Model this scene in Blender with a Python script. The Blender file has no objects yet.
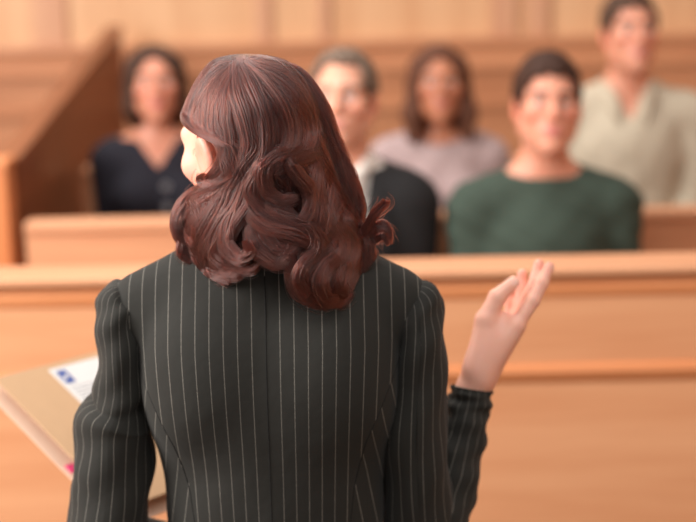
import bpy, bmesh, math, random
import numpy as np
from mathutils import Vector, Matrix
from mathutils.bvhtree import BVHTree
random.seed(7); rng = np.random.default_rng(7)
sc = bpy.context.scene
col = sc.collection
R = math.radians

# ------------------------------------------------------------------ camera
FPX = 1500.0; CAMH = 1.894; PITCH = math.atan(361 / FPX); ROLL = R(-1.2)
cam = bpy.data.cameras.new('camera'); camo = bpy.data.objects.new('camera', cam); col.objects.link(camo)
CM = Matrix.Translation((0, 0, CAMH)) @ Matrix.Rotation(math.pi/2 - PITCH, 4, 'X') @ Matrix.Rotation(ROLL, 4, 'Z')
camo.matrix_world = CM
cam.sensor_width = 36; cam.lens = 36 * FPX / 696
cam.clip_start = 0.05
cam.dof.use_dof = True; cam.dof.focus_distance = 1.86; cam.dof.aperture_fstop = 2.3
sc.camera = camo
# ------------------------------------------------------------------ world, lights, exposure
w = bpy.data.worlds.new('world'); sc.world = w; w.use_nodes = True
w.node_tree.nodes['Background'].inputs[0].default_value = (1.0, 0.97, 0.94, 1)
w.node_tree.nodes['Background'].inputs[1].default_value = 0.42
def area(name, loc, target, sx, sy, power, colr):
    l = bpy.data.lights.new(name, 'AREA'); l.shape = 'RECTANGLE'; l.size = sx; l.size_y = sy
    l.energy = power; l.color = colr
    o = bpy.data.objects.new(name, l); col.objects.link(o)
    o.location = loc; o.rotation_euler = (Vector(target) - Vector(loc)).to_track_quat('-Z', 'Y').to_euler()
    return o
area('window_daylight', (-3.1, 1.6, 2.7), (0.2, 3.6, 1.0), 2.2, 2.0, 230, (1, 0.97, 0.93))
area('ceiling_lamp', (-0.7, 4.4, 4.2), (-0.1, 4.6, 0), 3.0, 2.0, 75, (1, 0.96, 0.91))
area('ceiling_lamp', (0.3, 0.6, 3.9), (0.1, 2.4, 1.0), 2.5, 1.5, 36, (1, 0.97, 0.94))
sc.view_settings.view_transform = 'Standard'; sc.view_settings.look = 'None'
sc.view_settings.gamma = 1.0; sc.view_settings.exposure = 0.3
try:
    sc.cycles.use_denoising = True
    sc.cycles.use_adaptive_sampling = False
    sc.cycles.max_bounces = 8
except Exception: pass

def at(px, py, Y):
    d = CM.to_3x3() @ Vector(((px - 348) / FPX, -(py - 261) / FPX, -1))
    o = CM.translation
    t = (Y - o.y) / d.y
    return o + d * t
def A(px, py, Y): return np.array(at(px, py, Y))

# ------------------------------------------------------------------ helpers: objects
def tag(o, label=None, cat=None, group=None, kind=None):
    if label: o['label'] = label
    if cat: o['category'] = cat
    if group: o['group'] = group
    if kind: o['kind'] = kind
    return o
def empty(name, loc=(0, 0, 0), rz=0):
    o = bpy.data.objects.new(name, None); col.objects.link(o); o.location = loc; o.rotation_euler = (0, 0, rz); return o
def mesh_obj(name, v, f, mat, parent=None, smooth=True, cols=None, loc=None):
    me = bpy.data.meshes.new(name)
    v = np.asarray(v, np.float32)
    if isinstance(f, np.ndarray) and f.ndim == 2:
        n = len(f); k = f.shape[1]
        me.vertices.add(len(v)); me.vertices.foreach_set('co', v.ravel())
        me.loops.add(n * k); me.loops.foreach_set('vertex_index', f.astype(np.int32).ravel())
        me.polygons.add(n); me.polygons.foreach_set('loop_start', np.arange(0, n * k, k, dtype=np.int32))
        me.update(calc_edges=True)
    else:
        me.from_pydata([tuple(map(float, p)) for p in v], [], f)
    me.validate()
    if smooth: me.polygons.foreach_set('use_smooth', np.ones(len(me.polygons), bool))
    if cols is not None:
        a = me.color_attributes.new('Col', 'FLOAT_COLOR', 'POINT')
        a.data.foreach_set('color', np.concatenate([cols, np.ones((len(cols), 1))], 1).astype(np.float32).ravel())
    for m in (mat if isinstance(mat, (list, tuple)) else [mat]): me.materials.append(m)
    o = bpy.data.objects.new(name, me); col.objects.link(o)
    if parent: o.parent = parent
    if loc is not None: o.location = loc
    return o
class MB:
    def __init__(s): s.bm = bmesh.new(); s.mi = 0
    def box(s, lo, hi, bev=0.0, mi=0):
        lo = Vector(lo); hi = Vector(hi)
        r = bmesh.ops.create_cube(s.bm, size=1, matrix=Matrix.Translation((lo + hi) / 2) @ Matrix.Diagonal(Vector((*(hi - lo), 1))))
        if bev:
            es = list({e for v in r['verts'] for e in v.link_edges})
            bmesh.ops.bevel(s.bm, geom=es, offset=bev, segments=2, affect='EDGES', profile=0.5)
        return s
    def prism(s, prof, x0, x1):   # prof in (y, z), extruded along x
        a = [s.bm.verts.new((x0, y, z)) for y, z in prof]; b = [s.bm.verts.new((x1, y, z)) for y, z in prof]
        n = len(prof)
        s.bm.faces.new(a); s.bm.faces.new(b[::-1])
        for i in range(n): s.bm.faces.new((a[i], b[i], b[(i+1) % n], a[(i+1) % n]))
        return s
    def hexa(s, pts):              # 8 corners: 4 bottom, 4 top
        v = [s.bm.verts.new(p) for p in pts]
        for q in ((0,3,2,1),(4,5,6,7),(0,1,5,4),(1,2,6,5),(2,3,7,6),(3,0,4,7)): s.bm.faces.new([v[i] for i in q])
        return s
    def build(s, name, mat, parent=None, smooth=False):
        bmesh.ops.recalc_face_normals(s.bm, faces=s.bm.faces)
        me = bpy.data.meshes.new(name); s.bm.to_mesh(me); s.bm.free()
        me.materials.append(mat)
        o = bpy.data.objects.new(name, me); col.objects.link(o)
        if parent: o.parent = parent
        if smooth: me.polygons.foreach_set('use_smooth', np.ones(len(me.polygons), bool))
        return o
def tube(pts, rad, seg=8):
    pts = np.asarray(pts, float); n = len(pts); rad = np.broadcast_to(np.asarray(rad, float), (n,))
    T = np.gradient(pts, axis=0); T /= np.linalg.norm(T, axis=1)[:, None] + 1e-12
    ref = np.array([0.13, 0.97, 0.2]); V = []
    for i in range(n):
        a = np.cross(T[i], ref); a /= np.linalg.norm(a) + 1e-9; b = np.cross(T[i], a)
        for j in range(seg):
            t = 2 * math.pi * j / seg
            V.append(pts[i] + rad[i] * (math.cos(t) * a + math.sin(t) * b))
    F = [(i*seg + j, i*seg + (j+1) % seg, (i+1)*seg + (j+1) % seg, (i+1)*seg + j) for i in range(n-1) for j in range(seg)]
    F.append(tuple(range(seg))[::-1]); F.append(tuple((n-1)*seg + j for j in range(seg)))
    return V, F

def cat(P, n):
    P = np.asarray(P, float); k = len(P); t = np.linspace(0, k - 1, n); out = []
    for q in t:
        i = min(int(q), k - 2); f = q - i
        p0, p1, p2, p3 = P[max(i-1, 0)], P[i], P[i+1], P[min(i+2, k-1)]
        out.append(.5 * (2*p1 + (p2 - p0)*f + (2*p0 - 5*p1 + 4*p2 - p3)*f*f + (3*p1 - p0 - 3*p2 + p3)*f**3))
    return np.array(out)
# ------------------------------------------------------------------ helpers: sculpting with distance fields
class Sculpt:
    def __init__(s): s.ops = []; s.M = np.eye(4)
    def _add(s, kind, data, c, rad, k, mode):
        sl = np.linalg.norm(s.M[:3, 0])
        s.ops.append((kind, data, s.M.copy(), sl, (s.M[:3, :3] @ np.asarray(c, float)) + s.M[:3, 3], rad * sl, k, mode))
    def ell(s, c, r, k=0.015, rot=None, sub=False):
        s._add('e', (np.asarray(c, float), np.asarray(r, float), None if rot is None else np.array(Matrix.Rotation(rot[1], 3, rot[0]))), c, max(r), k, 'sub' if sub else 'add')
    def cone(s, a, b, ra, rb, k=0.015, sub=False):
        a = np.asarray(a, float); b = np.asarray(b, float)
        s._add('c', (a, b, ra, rb), (a + b) / 2, np.linalg.norm(b - a) / 2 + max(ra, rb), k, 'sub' if sub else 'add')
    def cut(s, fn, k=0.004):        # keep only where fn(local) < 0
        s.ops.append(('f', fn, s.M.copy(), np.linalg.norm(s.M[:3, 0]), None, None, k, 'cut'))
    def disp(s, fn):
        s.ops.append(('f', fn, s.M.copy(), 1.0, None, None, 0, 'disp'))
    def mesh(s, step=0.005, fine=(), pad=0.03, smooth=0):
        add = [o for o in s.ops if o[7] == 'add']
        lo = np.min([o[4] - o[5] for o in add], 0) - pad; hi = np.max([o[4] + o[5] for o in add], 0) + pad
        ax = []
        for d in range(3):
            xs = [lo[d]]
            while xs[-1] < hi[d]:
                st = step
                for (a, b, f) in fine:
                    if a[d] - step <= xs[-1] <= b[d]: st = min(st, f)
                xs.append(xs[-1] + st)
            ax.append(np.array(xs))
        D = np.full([len(a) for a in ax], 1.0, np.float32)
        for kind, data, M, sl, c, rad, k, mode in s.ops:
            if kind == 'f':
                s0 = [slice(None)] * 3
            else:
                m = rad + k + 0.03
                s0 = [slice(max(0, np.searchsorted(ax[d], c[d] - m) - 1), np.searchsorted(ax[d], c[d] + m) + 1) for d in range(3)]
            g = [ax[d][s0[d]].astype(np.float32) for d in range(3)]
            if min(len(q) for q in g) == 0: continue
            X = g[0][:, None, None] - M[0, 3]; Y = g[1][None, :, None] - M[1, 3]; Z = g[2][None, None, :] - M[2, 3]
            Ri = (M[:3, :3] / sl ** 2)
            if np.allclose(Ri, np.eye(3)): L = [X, Y, Z]
            else: L = [(Ri[0, i] * X + Ri[1, i] * Y + Ri[2, i] * Z).astype(np.float32) for i in range(3)]
            cur = D[tuple(s0)]
            if kind == 'e':
                c0, r, rot = data
                p = [L[i] - c0[i] for i in range(3)]
                if rot is not None: p = [rot[0, i] * p[0] + rot[1, i] * p[1] + rot[2, i] * p[2] for i in range(3)]
                k0 = np.sqrt(sum((p[i] / r[i]) ** 2 for i in range(3))); k1 = np.sqrt(sum((p[i] / r[i] ** 2) ** 2 for i in range(3)))
                d = k0 * (k0 - 1) / (k1 + 1e-6) * sl
            elif kind == 'c':
                a, b, ra, rb = data
                ba = b - a; q = [L[i] - a[i] for i in range(3)]
                h = np.clip((q[0] * ba[0] + q[1] * ba[1] + q[2] * ba[2]) / (ba @ ba + 1e-9), 0, 1)
                d = (np.sqrt(sum((q[i] - h * ba[i]) ** 2 for i in range(3))) - (ra + (rb - ra) * h)) * sl
            else:
                d = data(*L)
                if mode == 'disp':
                    D += d.astype(np.float32); continue
                d = d * sl
            if mode == 'add':
                h = np.maximum(k - np.abs(cur - d), 0) / max(k, 1e-6); new = np.minimum(cur, d) - h * h * k / 4
            else:
                e = d if mode == 'cut' else -d
                h = np.maximum(k - np.abs(cur - e), 0) / max(k, 1e-6); new = np.maximum(cur, e) + h * h * k / 4
            D[tuple(s0)] = new
        return surface_nets(D, ax, smooth)
def surface_nets(D, ax, smooth=0):
    D[0] = D[-1] = 1; D[:, 0] = D[:, -1] = 1; D[:, :, 0] = D[:, :, -1] = 1
    I = D < 0
    n = np.array(D.shape) - 1
    cnt = np.zeros(n, np.int8)
    offs = [(i, j, k) for i in (0, 1) for j in (0, 1) for k in (0, 1)]
    for (i, j, k) in offs: cnt += I[i:i+n[0], j:j+n[1], k:k+n[2]]
    act = (cnt > 0) & (cnt < 8)
    idx = np.argwhere(act); N = len(idx)
    vid = np.full(n, -1, np.int32); vid[tuple(idx.T)] = np.arange(N)
    cv = np.stack([D[idx[:, 0]+i, idx[:, 1]+j, idx[:, 2]+k] for i, j, k in offs], 1)
    cp = np.stack([np.stack([ax[0][idx[:, 0]+i], ax[1][idx[:, 1]+j], ax[2][idx[:, 2]+k]], 1) for i, j, k in offs], 1)
    acc = np.zeros((N, 3)); c = np.zeros(N)
    for a in range(8):
        for b in range(a+1, 8):
            if bin(a ^ b).count('1') != 1: continue
            m = (cv[:, a] < 0) != (cv[:, b] < 0)
            t = cv[:, a] / np.where(m, cv[:, a] - cv[:, b], 1)
            acc += np.where(m[:, None], cp[:, a] + (cp[:, b] - cp[:, a]) * t[:, None], 0); c += m
    V = acc / c[:, None]
    F = []
    def quads(e, cells, inside_first):
        q = np.stack([vid[tuple(cc.T)] for cc in cells], 1)
        q[~inside_first] = q[~inside_first][:, ::-1]
        return q
    for d in range(3):
        a = [slice(1, -1)] * 3; b = [slice(1, -1)] * 3
        a[d] = slice(0, -1); b[d] = slice(1, None)
        ch = I[tuple(a)] != I[tuple(b)]
        e = np.argwhere(ch)
        off = np.array([1, 1, 1]); off[d] = 0
        e = e + off
        ins = I[tuple(e.T)]
        u = (d + 1) % 3; v = (d + 2) % 3
        def sh(du, dv):
            q = e.copy(); q[:, u] += du; q[:, v] += dv; return q
        F.append(quads(e, [sh(-1, -1), sh(0, -1), sh(0, 0), sh(-1, 0)], ins))
    F = np.concatenate(F)
    for _ in range(smooth):
        nb = np.zeros_like(V); c = np.zeros(len(V))
        for i in range(4):
            a = F[:, i]; b = F[:, (i+1) % 4]
            np.add.at(nb, a, V[b]); np.add.at(c, a, 1); np.add.at(nb, b, V[a]); np.add.at(c, b, 1)
        V = V * 0.5 + 0.5 * nb / c[:, None]
    return V, F
def mat4(loc=(0, 0, 0), rz=0, rx=0, ry=0, s=1.0):
    return np.array(Matrix.Translation(loc) @ Matrix.Rotation(rz, 4, 'Z') @ Matrix.Rotation(rx, 4, 'X') @ Matrix.Rotation(ry, 4, 'Y') @ Matrix.Scale(s, 4))

# ------------------------------------------------------------------ materials
def new_mat(name):
    m = bpy.data.materials.new(name); m.use_nodes = True
    nt = m.node_tree; b = nt.nodes['Principled BSDF']
    return m, nt, b
def srgb(r, g, b):
    f = lambda c: (c/255/12.92) if c/255 <= 0.04045 else ((c/255 + 0.055)/1.055)**2.4
    return (f(r), f(g), f(b), 1)
def wood(name, c1, c2, grain='X', rough=0.38, scale=1.0):
    m, nt, b = new_mat(name); N = nt.nodes; L = nt.links
    tc = N.new('ShaderNodeTexCoord'); mp = N.new('ShaderNodeMapping')
    s = {'X': (0.5, 9, 9), 'Y': (9, 0.5, 9), 'Z': (9, 9, 0.5)}[grain]
    mp.inputs['Scale'].default_value = [q * scale for q in s]
    L.new(tc.outputs['Object'], mp.inputs[0])
    n1 = N.new('ShaderNodeTexNoise'); n1.inputs['Scale'].default_value = 1.6; n1.inputs['Detail'].default_value = 6; n1.inputs['Distortion'].default_value = 0.6
    n2 = N.new('ShaderNodeTexNoise'); n2.inputs['Scale'].default_value = 11; n2.inputs['Detail'].default_value = 4
    L.new(mp.outputs[0], n1.inputs[0]); L.new(mp.outputs[0], n2.inputs[0])
    mx = N.new('ShaderNodeMath'); mx.operation = 'MULTIPLY_ADD'; mx.inputs[1].default_value = 0.35
    L.new(n2.outputs[0], mx.inputs[0]); L.new(n1.outputs[0], mx.inputs[2])
    cr = N.new('ShaderNodeValToRGB'); cr.color_ramp.elements[0].position = 0.42; cr.color_ramp.elements[1].position = 0.9
    cr.color_ramp.elements[0].color = c1; cr.color_ramp.elements[1].color = c2
    L.new(mx.outputs[0], cr.inputs[0]); L.new(cr.outputs[0], b.inputs['Base Color'])
    bp = N.new('ShaderNodeBump'); bp.inputs['Strength'].default_value = 0.08; bp.inputs['Distance'].default_value = 0.004
    L.new(n2.outputs[0], bp.inputs['Height']); L.new(bp.outputs[0], b.inputs['Normal'])
    b.inputs['Roughness'].default_value = rough
    b.inputs['Specular IOR Level'].default_value = 0.4
    return m
def cloth(name, c, c2=None, rough=0.9, scale=300, weave=0.15, sheen=0.0):
    m, nt, b = new_mat(name); N = nt.nodes; L = nt.links
    tc = N.new('ShaderNodeTexCoord'); n = N.new('ShaderNodeTexNoise'); n.inputs['Scale'].default_value = scale; n.inputs['Detail'].default_value = 3
    L.new(tc.outputs['Object'], n.inputs[0])
    cr = N.new('ShaderNodeValToRGB'); c2 = c2 or tuple(q * 0.75 for q in c[:3]) + (1,)
    cr.color_ramp.elements[0].color = c2; cr.color_ramp.elements[1].color = c
    cr.color_ramp.elements[0].position = 0.3; cr.color_ramp.elements[1].position = 0.7
    L.new(n.outputs[0], cr.inputs[0]); L.new(cr.outputs[0], b.inputs['Base Color'])
    n2 = N.new('ShaderNodeTexNoise'); n2.inputs['Scale'].default_value = 14; n2.inputs['Detail'].default_value = 2
    L.new(tc.outputs['Object'], n2.inputs[0])
    bp = N.new('ShaderNodeBump'); bp.inputs['Strength'].default_value = weave; bp.inputs['Distance'].default_value = 0.02
    L.new(n2.outputs[0], bp.inputs['Height']); L.new(bp.outputs[0], b.inputs['Normal'])
    b.inputs['Roughness'].default_value = rough; b.inputs['Specular IOR Level'].default_value = 0.25
    b.inputs['Sheen Weight'].default_value = sheen
    return m
def plain(name, c, rough=0.6):
    m, nt, b = new_mat(name); N = nt.nodes; L = nt.links
    tc = N.new('ShaderNodeTexCoord'); n = N.new('ShaderNodeTexNoise'); n.inputs['Scale'].default_value = 40
    L.new(tc.outputs['Object'], n.inputs[0])
    cr = N.new('ShaderNodeValToRGB'); cr.color_ramp.elements[0].color = tuple(q * 0.92 for q in c[:3]) + (1,); cr.color_ramp.elements[1].color = c
    L.new(n.outputs[0], cr.inputs[0]); L.new(cr.outputs[0], b.inputs['Base Color'])
    b.inputs['Roughness'].default_value = rough
    return m
def skin_mat():
    m, nt, b = new_mat('skin'); N = nt.nodes; L = nt.links
    a = N.new('ShaderNodeAttribute'); a.attribute_name = 'Col'
    L.new(a.outputs['Color'], b.inputs['Base Color'])
    b.inputs['Roughness'].default_value = 0.48
    b.inputs['Subsurface Weight'].default_value = 0.25; b.inputs['Subsurface Radius'].default_value = (1, 0.35, 0.2); b.inputs['Subsurface Scale'].default_value = 0.006
    tc = N.new('ShaderNodeTexCoord'); n = N.new('ShaderNodeTexNoise'); n.inputs['Scale'].default_value = 90; n.inputs['Detail'].default_value = 3
    L.new(tc.outputs['Object'], n.inputs[0])
    bp = N.new('ShaderNodeBump'); bp.inputs['Strength'].default_value = 0.08; bp.inputs['Distance'].default_value = 0.004
    L.new(n.outputs[0], bp.inputs['Height']); L.new(bp.outputs[0], b.inputs['Normal'])
    return m
def pinstripe():
    m, nt, b = new_mat('pinstripe_wool'); N = nt.nodes; L = nt.links
    uv = N.new('ShaderNodeUVMap'); uv.uv_map = 'UVMap'
    sx = N.new('ShaderNodeSeparateXYZ'); L.new(uv.outputs[0], sx.inputs[0])
    fr = N.new('ShaderNodeMath'); fr.operation = 'FRACT'; L.new(sx.outputs[0], fr.inputs[0])
    sb = N.new('ShaderNodeMath'); sb.operation = 'SUBTRACT'; sb.inputs[1].default_value = 0.5; L.new(fr.outputs[0], sb.inputs[0])
    ab = N.new('ShaderNodeMath'); ab.operation = 'ABSOLUTE'; L.new(sb.outputs[0], ab.inputs[0])
    lt = N.new('ShaderNodeMath'); lt.operation = 'LESS_THAN'; lt.inputs[1].default_value = 0.030; L.new(ab.outputs[0], lt.inputs[0])
    tc = N.new('ShaderNodeTexCoord'); n = N.new('ShaderNodeTexNoise'); n.inputs['Scale'].default_value = 900; n.inputs['Detail'].default_value = 2
    L.new(tc.outputs['Object'], n.inputs[0])
    mr = N.new('ShaderNodeMapRange'); mr.inputs[1].default_value = 0.3; mr.inputs[2].default_value = 0.6; mr.inputs[3].default_value = 0.35; mr.inputs[4].default_value = 1.0
    L.new(n.outputs[0], mr.inputs[0])
    mu = N.new('ShaderNodeMath'); mu.operation = 'MULTIPLY'; L.new(lt.outputs[0], mu.inputs[0]); L.new(mr.outputs[0], mu.inputs[1])
    mx = N.new('ShaderNodeMix'); mx.data_type = 'RGBA'
    mx.inputs[6].default_value = srgb(41, 40, 37); mx.inputs[7].default_value = srgb(112, 108, 101)
    L.new(mu.outputs[0], mx.inputs[0]); L.new(mx.outputs[2], b.inputs['Base Color'])
    n2 = N.new('ShaderNodeTexNoise'); n2.inputs['Scale'].default_value = 16; n2.inputs['Detail'].default_value = 3
    L.new(tc.outputs['Object'], n2.inputs[0])
    bp = N.new('ShaderNodeBump'); bp.inputs['Strength'].default_value = 0.16; bp.inputs['Distance'].default_value = 0.02
    L.new(n2.outputs[0], bp.inputs['Height']); L.new(bp.outputs[0], b.inputs['Normal'])
    b.inputs['Roughness'].default_value = 0.85; b.inputs['Specular IOR Level'].default_value = 0.2
    b.inputs['Sheen Weight'].default_value = 0.05
    return m
SKIN = skin_mat(); PIN = pinstripe()
W_FRONT = wood('honey_oak', srgb(208, 142, 100), srgb(226, 166, 124), 'X')
W_CAP = wood('pale_oak', srgb(194, 134, 97), srgb(210, 154, 117), 'X', 0.5)
W_MOLD = wood('amber_oak', srgb(204, 126, 78), srgb(220, 148, 100), 'X', 0.42)
W_BENCH = wood('bench_oak', srgb(192, 130, 94), srgb(212, 156, 118), 'X', 0.45)
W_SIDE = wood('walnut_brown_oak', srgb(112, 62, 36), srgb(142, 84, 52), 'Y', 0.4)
W_POST = wood('post_oak', srgb(190, 112, 66), srgb(214, 140, 92), 'Z', 0.4)
W_WAIN = wood('wainscot_oak', srgb(172, 114, 80), srgb(200, 142, 104), 'X', 0.4)
W_PANEL = wood('light_panel_oak', srgb(198, 148, 108), srgb(218, 174, 134), 'Z', 0.4, 0.8)
W_STILE = wood('stile_oak', srgb(186, 134, 104), srgb(208, 160, 126), 'Z', 0.4)
CARPET = cloth('carpet', srgb(120, 96, 78), srgb(98, 76, 60), scale=500)

# ------------------------------------------------------------------ the room
BW = 6.3
m = MB(); m.box((-3.6, -1.5, -0.1), (3.6, BW + 0.1, 0)); tag(m.build('floor', CARPET), kind='structure')
m = MB(); m.box((-3.7, -1.5, 0), (-3.6, BW, 3.6)); tag(m.build('wall_left', W_PANEL), kind='structure')
m = MB(); m.box((3.6, -1.5, 0), (3.7, BW, 3.6)); tag(m.build('wall_right', W_PANEL), kind='structure')
zl = at(300, 40, BW).z
m = MB(); m.box((-3.7, BW, 0), (3.7, BW + 0.12, 3.6)); wb = tag(m.build('wall_back', W_PANEL), kind='structure')
def wx(px, Y=BW, py=20): return at(px, py, Y).x
for a, b in ((32, 68), (-110, -60), (255, 272), (318, 330), (492, 516), (528, 548), (745, 790)):
    m = MB(); m.box((wx(a), BW - 0.03, zl), (wx(b), BW, 3.55), 0.006); m.build('stile', W_STILE, wb)
m = MB(); m.box((-3.6, BW - 0.05, 0.12), (3.6, BW, zl - 0.03)); m.build('wainscot', W_WAIN, wb)
m = MB()
m.prism([(BW, zl), (BW - 0.065, zl), (BW - 0.068, zl - 0.015), (BW - 0.062, zl - 0.035), (BW - 0.06, zl - 0.05), (BW, zl - 0.05)], -3.6, 3.6)
m.prism([(BW - 0.05, zl - 0.10), (BW - 0.075, zl - 0.105), (BW - 0.075, zl - 0.125), (BW - 0.05, zl - 0.135)], -3.6, 3.6)
m.prism([(BW - 0.05, zl - 0.26), (BW - 0.07, zl - 0.265), (BW - 0.07, zl - 0.29), (BW - 0.05, zl - 0.30)], -3.6, 3.6)
tag(m.build('trim_1', W_WAIN), kind='structure')
m = MB(); m.box((-3.6, BW - 0.07, 0), (3.6, BW - 0.05, 0.12), 0.005); tag(m.build('baseboard_back', W_WAIN), kind='structure')

# ------------------------------------------------------------------ the jury box
JY = 3.0
jb = tag(empty('jury_box', (0.6, JY, 0)), 'honey oak jury box with moulded front panel, pale cap rail and brown side wall', 'jury box')
def J(o):
    o.parent = jb; o.location = -jb.location; return o
zt = at(500, 256, JY + .09).z
def zJ(py, px=560): return at(px, py, JY).z
XL, XR = -1.75, 2.9
m = MB(); m.box((XL, JY, 0.02), (XR, JY + 0.09, zt - 0.02)); J(m.build('front_panel', W_FRONT))
m = MB(); m.prism([(JY - 0.016, zt), (JY + 0.09, zt), (JY + 0.096, zt - 0.010), (JY + 0.09, zt - 0.022), (JY - 0.014, zt - 0.022), (JY - 0.022, zt - 0.016), (JY - 0.022, zt - 0.006)], XL - 0.04, XR)
J(m.build('cap_rail', W_CAP))
za, zb, zc, zd = zJ(268), zJ(276), zJ(287), zJ(297)
m = MB()
m.prism([(JY, zt - 0.022), (JY - 0.014, zt - 0.022), (JY - 0.012, za), (JY - 0.006, zb), (JY - 0.006, zb - 0.006), (JY, zb - 0.006)], XL, XR)
m.prism([(JY, zc + 0.012), (JY - 0.006, zc + 0.010), (JY - 0.008, zc), (JY - 0.005, zd + 0.004), (JY, zd)], XL, XR)
J(m.build('rail_molding', W_MOLD))
z1, z2 = zJ(366), zJ(379)
m = MB(); m.prism([(JY, z1 + 0.006), (JY - 0.010, z1), (JY - 0.014, (z1 + z2) / 2 + 0.006), (JY - 0.008, z2 + 0.004), (JY - 0.004, z2 - 0.004), (JY, z2 - 0.004)], XL, XR)
J(m.build('panel_molding', W_MOLD))
m = MB(); m.box((XL, JY - 0.02, 0), (XR, JY, 0.14), 0.006); J(m.build('plinth', W_MOLD))
P1, P2 = 0.16, 0.24
m = MB(); m.box((XL + 0.02, JY + 0.09, 0.0), (XR, 4.03, P1)); m.box((XL + 0.02, 4.03, 0), (XR, 5.3, P2)); J(m.build('platform', CARPET))
# side wall of the box, rising towards the back, and its post
f0 = at(16, 170, 4.05); b0 = min((at(121, 33, q) for q in np.linspace(5.2, 6.1, 90)), key=lambda p: abs(p.x - f0.x))
th = 0.045
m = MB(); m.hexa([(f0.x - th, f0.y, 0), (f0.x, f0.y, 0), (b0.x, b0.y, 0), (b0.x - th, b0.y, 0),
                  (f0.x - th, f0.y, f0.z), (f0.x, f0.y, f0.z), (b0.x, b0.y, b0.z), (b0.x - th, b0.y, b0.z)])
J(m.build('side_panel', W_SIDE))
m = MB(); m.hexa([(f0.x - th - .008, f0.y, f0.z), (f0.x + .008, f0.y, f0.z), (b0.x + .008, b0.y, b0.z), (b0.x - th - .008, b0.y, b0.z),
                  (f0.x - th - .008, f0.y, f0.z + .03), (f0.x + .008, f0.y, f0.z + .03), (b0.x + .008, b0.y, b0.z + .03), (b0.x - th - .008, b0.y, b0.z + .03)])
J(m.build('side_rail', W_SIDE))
pz = at(0, 168, 3.98).z; pe = at(12, 200, 3.98).x
m = MB(); m.box((pe - 0.11, 3.93, 0), (pe, 4.04, pz), 0.008); m.box((pe - 0.115, 3.925, pz), (pe + 0.004, 4.045, pz + 0.025), 0.006); J(m.build('post', W_POST))

def bench(label, y_back, seat_z, floor_z, top_z, x0, x1):
    b = tag(empty('bench', ((x0 + x1) / 2, y_back, floor_z)), label, 'bench')
    def K(o): o.parent = b; o.location = -b.location; return o
    m = MB(); m.box((x0, y_back - 0.42, seat_z - 0.04), (x1, y_back, seat_z), 0.008); K(m.build('seat', W_BENCH))
    m = MB(); m.box((x0, y_back, floor_z + .002), (x1, y_back + 0.05, top_z - 0.03), 0.004); K(m.build('backrest', W_BENCH))
    m = MB(); m.box((x0, y_back - 0.012, top_z - 0.03), (x1, y_back + 0.062, top_z), 0.008); K(m.build('top_rail', W_CAP))
    n = 5
    for i in range(n):
        x = x0 + 0.05 + (x1 - x0 - 0.1) * i / (n - 1)
        m = MB(); m.box((x - 0.03, y_back - 0.36, floor_z + .002), (x + 0.03, y_back, seat_z - 0.04)); K(m.build('leg', W_BENCH))
    return b
xb0 = max(f0.x, b0.x) + .03
bench('pale oak front bench whose backrest runs behind the men in suit and green sweater', 3.94, P1 + 0.44, P1, at(348, 216, 3.94).z, xb0, 2.6)
bench('oak rear bench under the two women and the man in a beige shirt', 4.86, P2 + 0.44, P2, at(85, 168, 4.86).z, max(xb0, at(72, 200, 4.86).x), 2.6)

# ------------------------------------------------------------------ people: shared anatomy
def head_ops(S, M, fem=False, neck=True):
    S.M = M
    S.ell((0, -.014, .03), (.074, .094, .088), 0)
    S.ell((0, .028, -.035), (.06, .06, .08), .03)
    jw = .047 if fem else .052
    for s in (-1, 1):
        S.cone((s*jw, .0, -.055), (s*.012, .066, -.1), .022, .017 if not fem else .013, .03)
        S.cone((s*.012, .086, .026), (s*.044, .070, .024), .011, .011, .02)
        S.ell((s*.043, .062, -.02), (.022, .02, .018), .025)
    S.ell((0, .072, -.102), (.02, .017, .016), .02)
    S.ell((0, .07, -.063), (.032, .026, .026), .02)
    for s in (-1, 1):
        S.ell((s*.032, .1025, .004), (.018, .016, .012), .012, sub=True)
        S.ell((s*.032, .0735, .003), (.0128, .0128, .0128), .003)
    S.cone((0, .09, .014), (0, .110, -.028), .007, .0115, .012)
    for s in (-1, 1): S.ell((s*.011, .1, -.034), (.008, .01, .007), .006)
    S.cone((-.016, .089, -.061), (.016, .089, -.061), .0045, .0045, .006); S.ell((0, .0935, -.06), (.015, .006, .0055), .004)
    S.ell((0, .092, -.0705), (.016, .0075, .0065), .005)
    for s in (-1, 1):
        S.ell((s*.080, -.012, -.004), (.009, .019, .033), .006, rot=('X', R(-12)))
        S.ell((s*.090, -.007, -.0), (.006, .011, .02), .005, rot=('X', R(-12)), sub=True)
        S.ell((s*.076, .0, -.031), (.007, .009, .01), .005)
    if neck:
        r = .046 if fem else .058
        S.cone((0, -.022, -.04), (0, -.04, -.19), r, r + .006, .03)
    S.M = np.eye(4)
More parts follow.
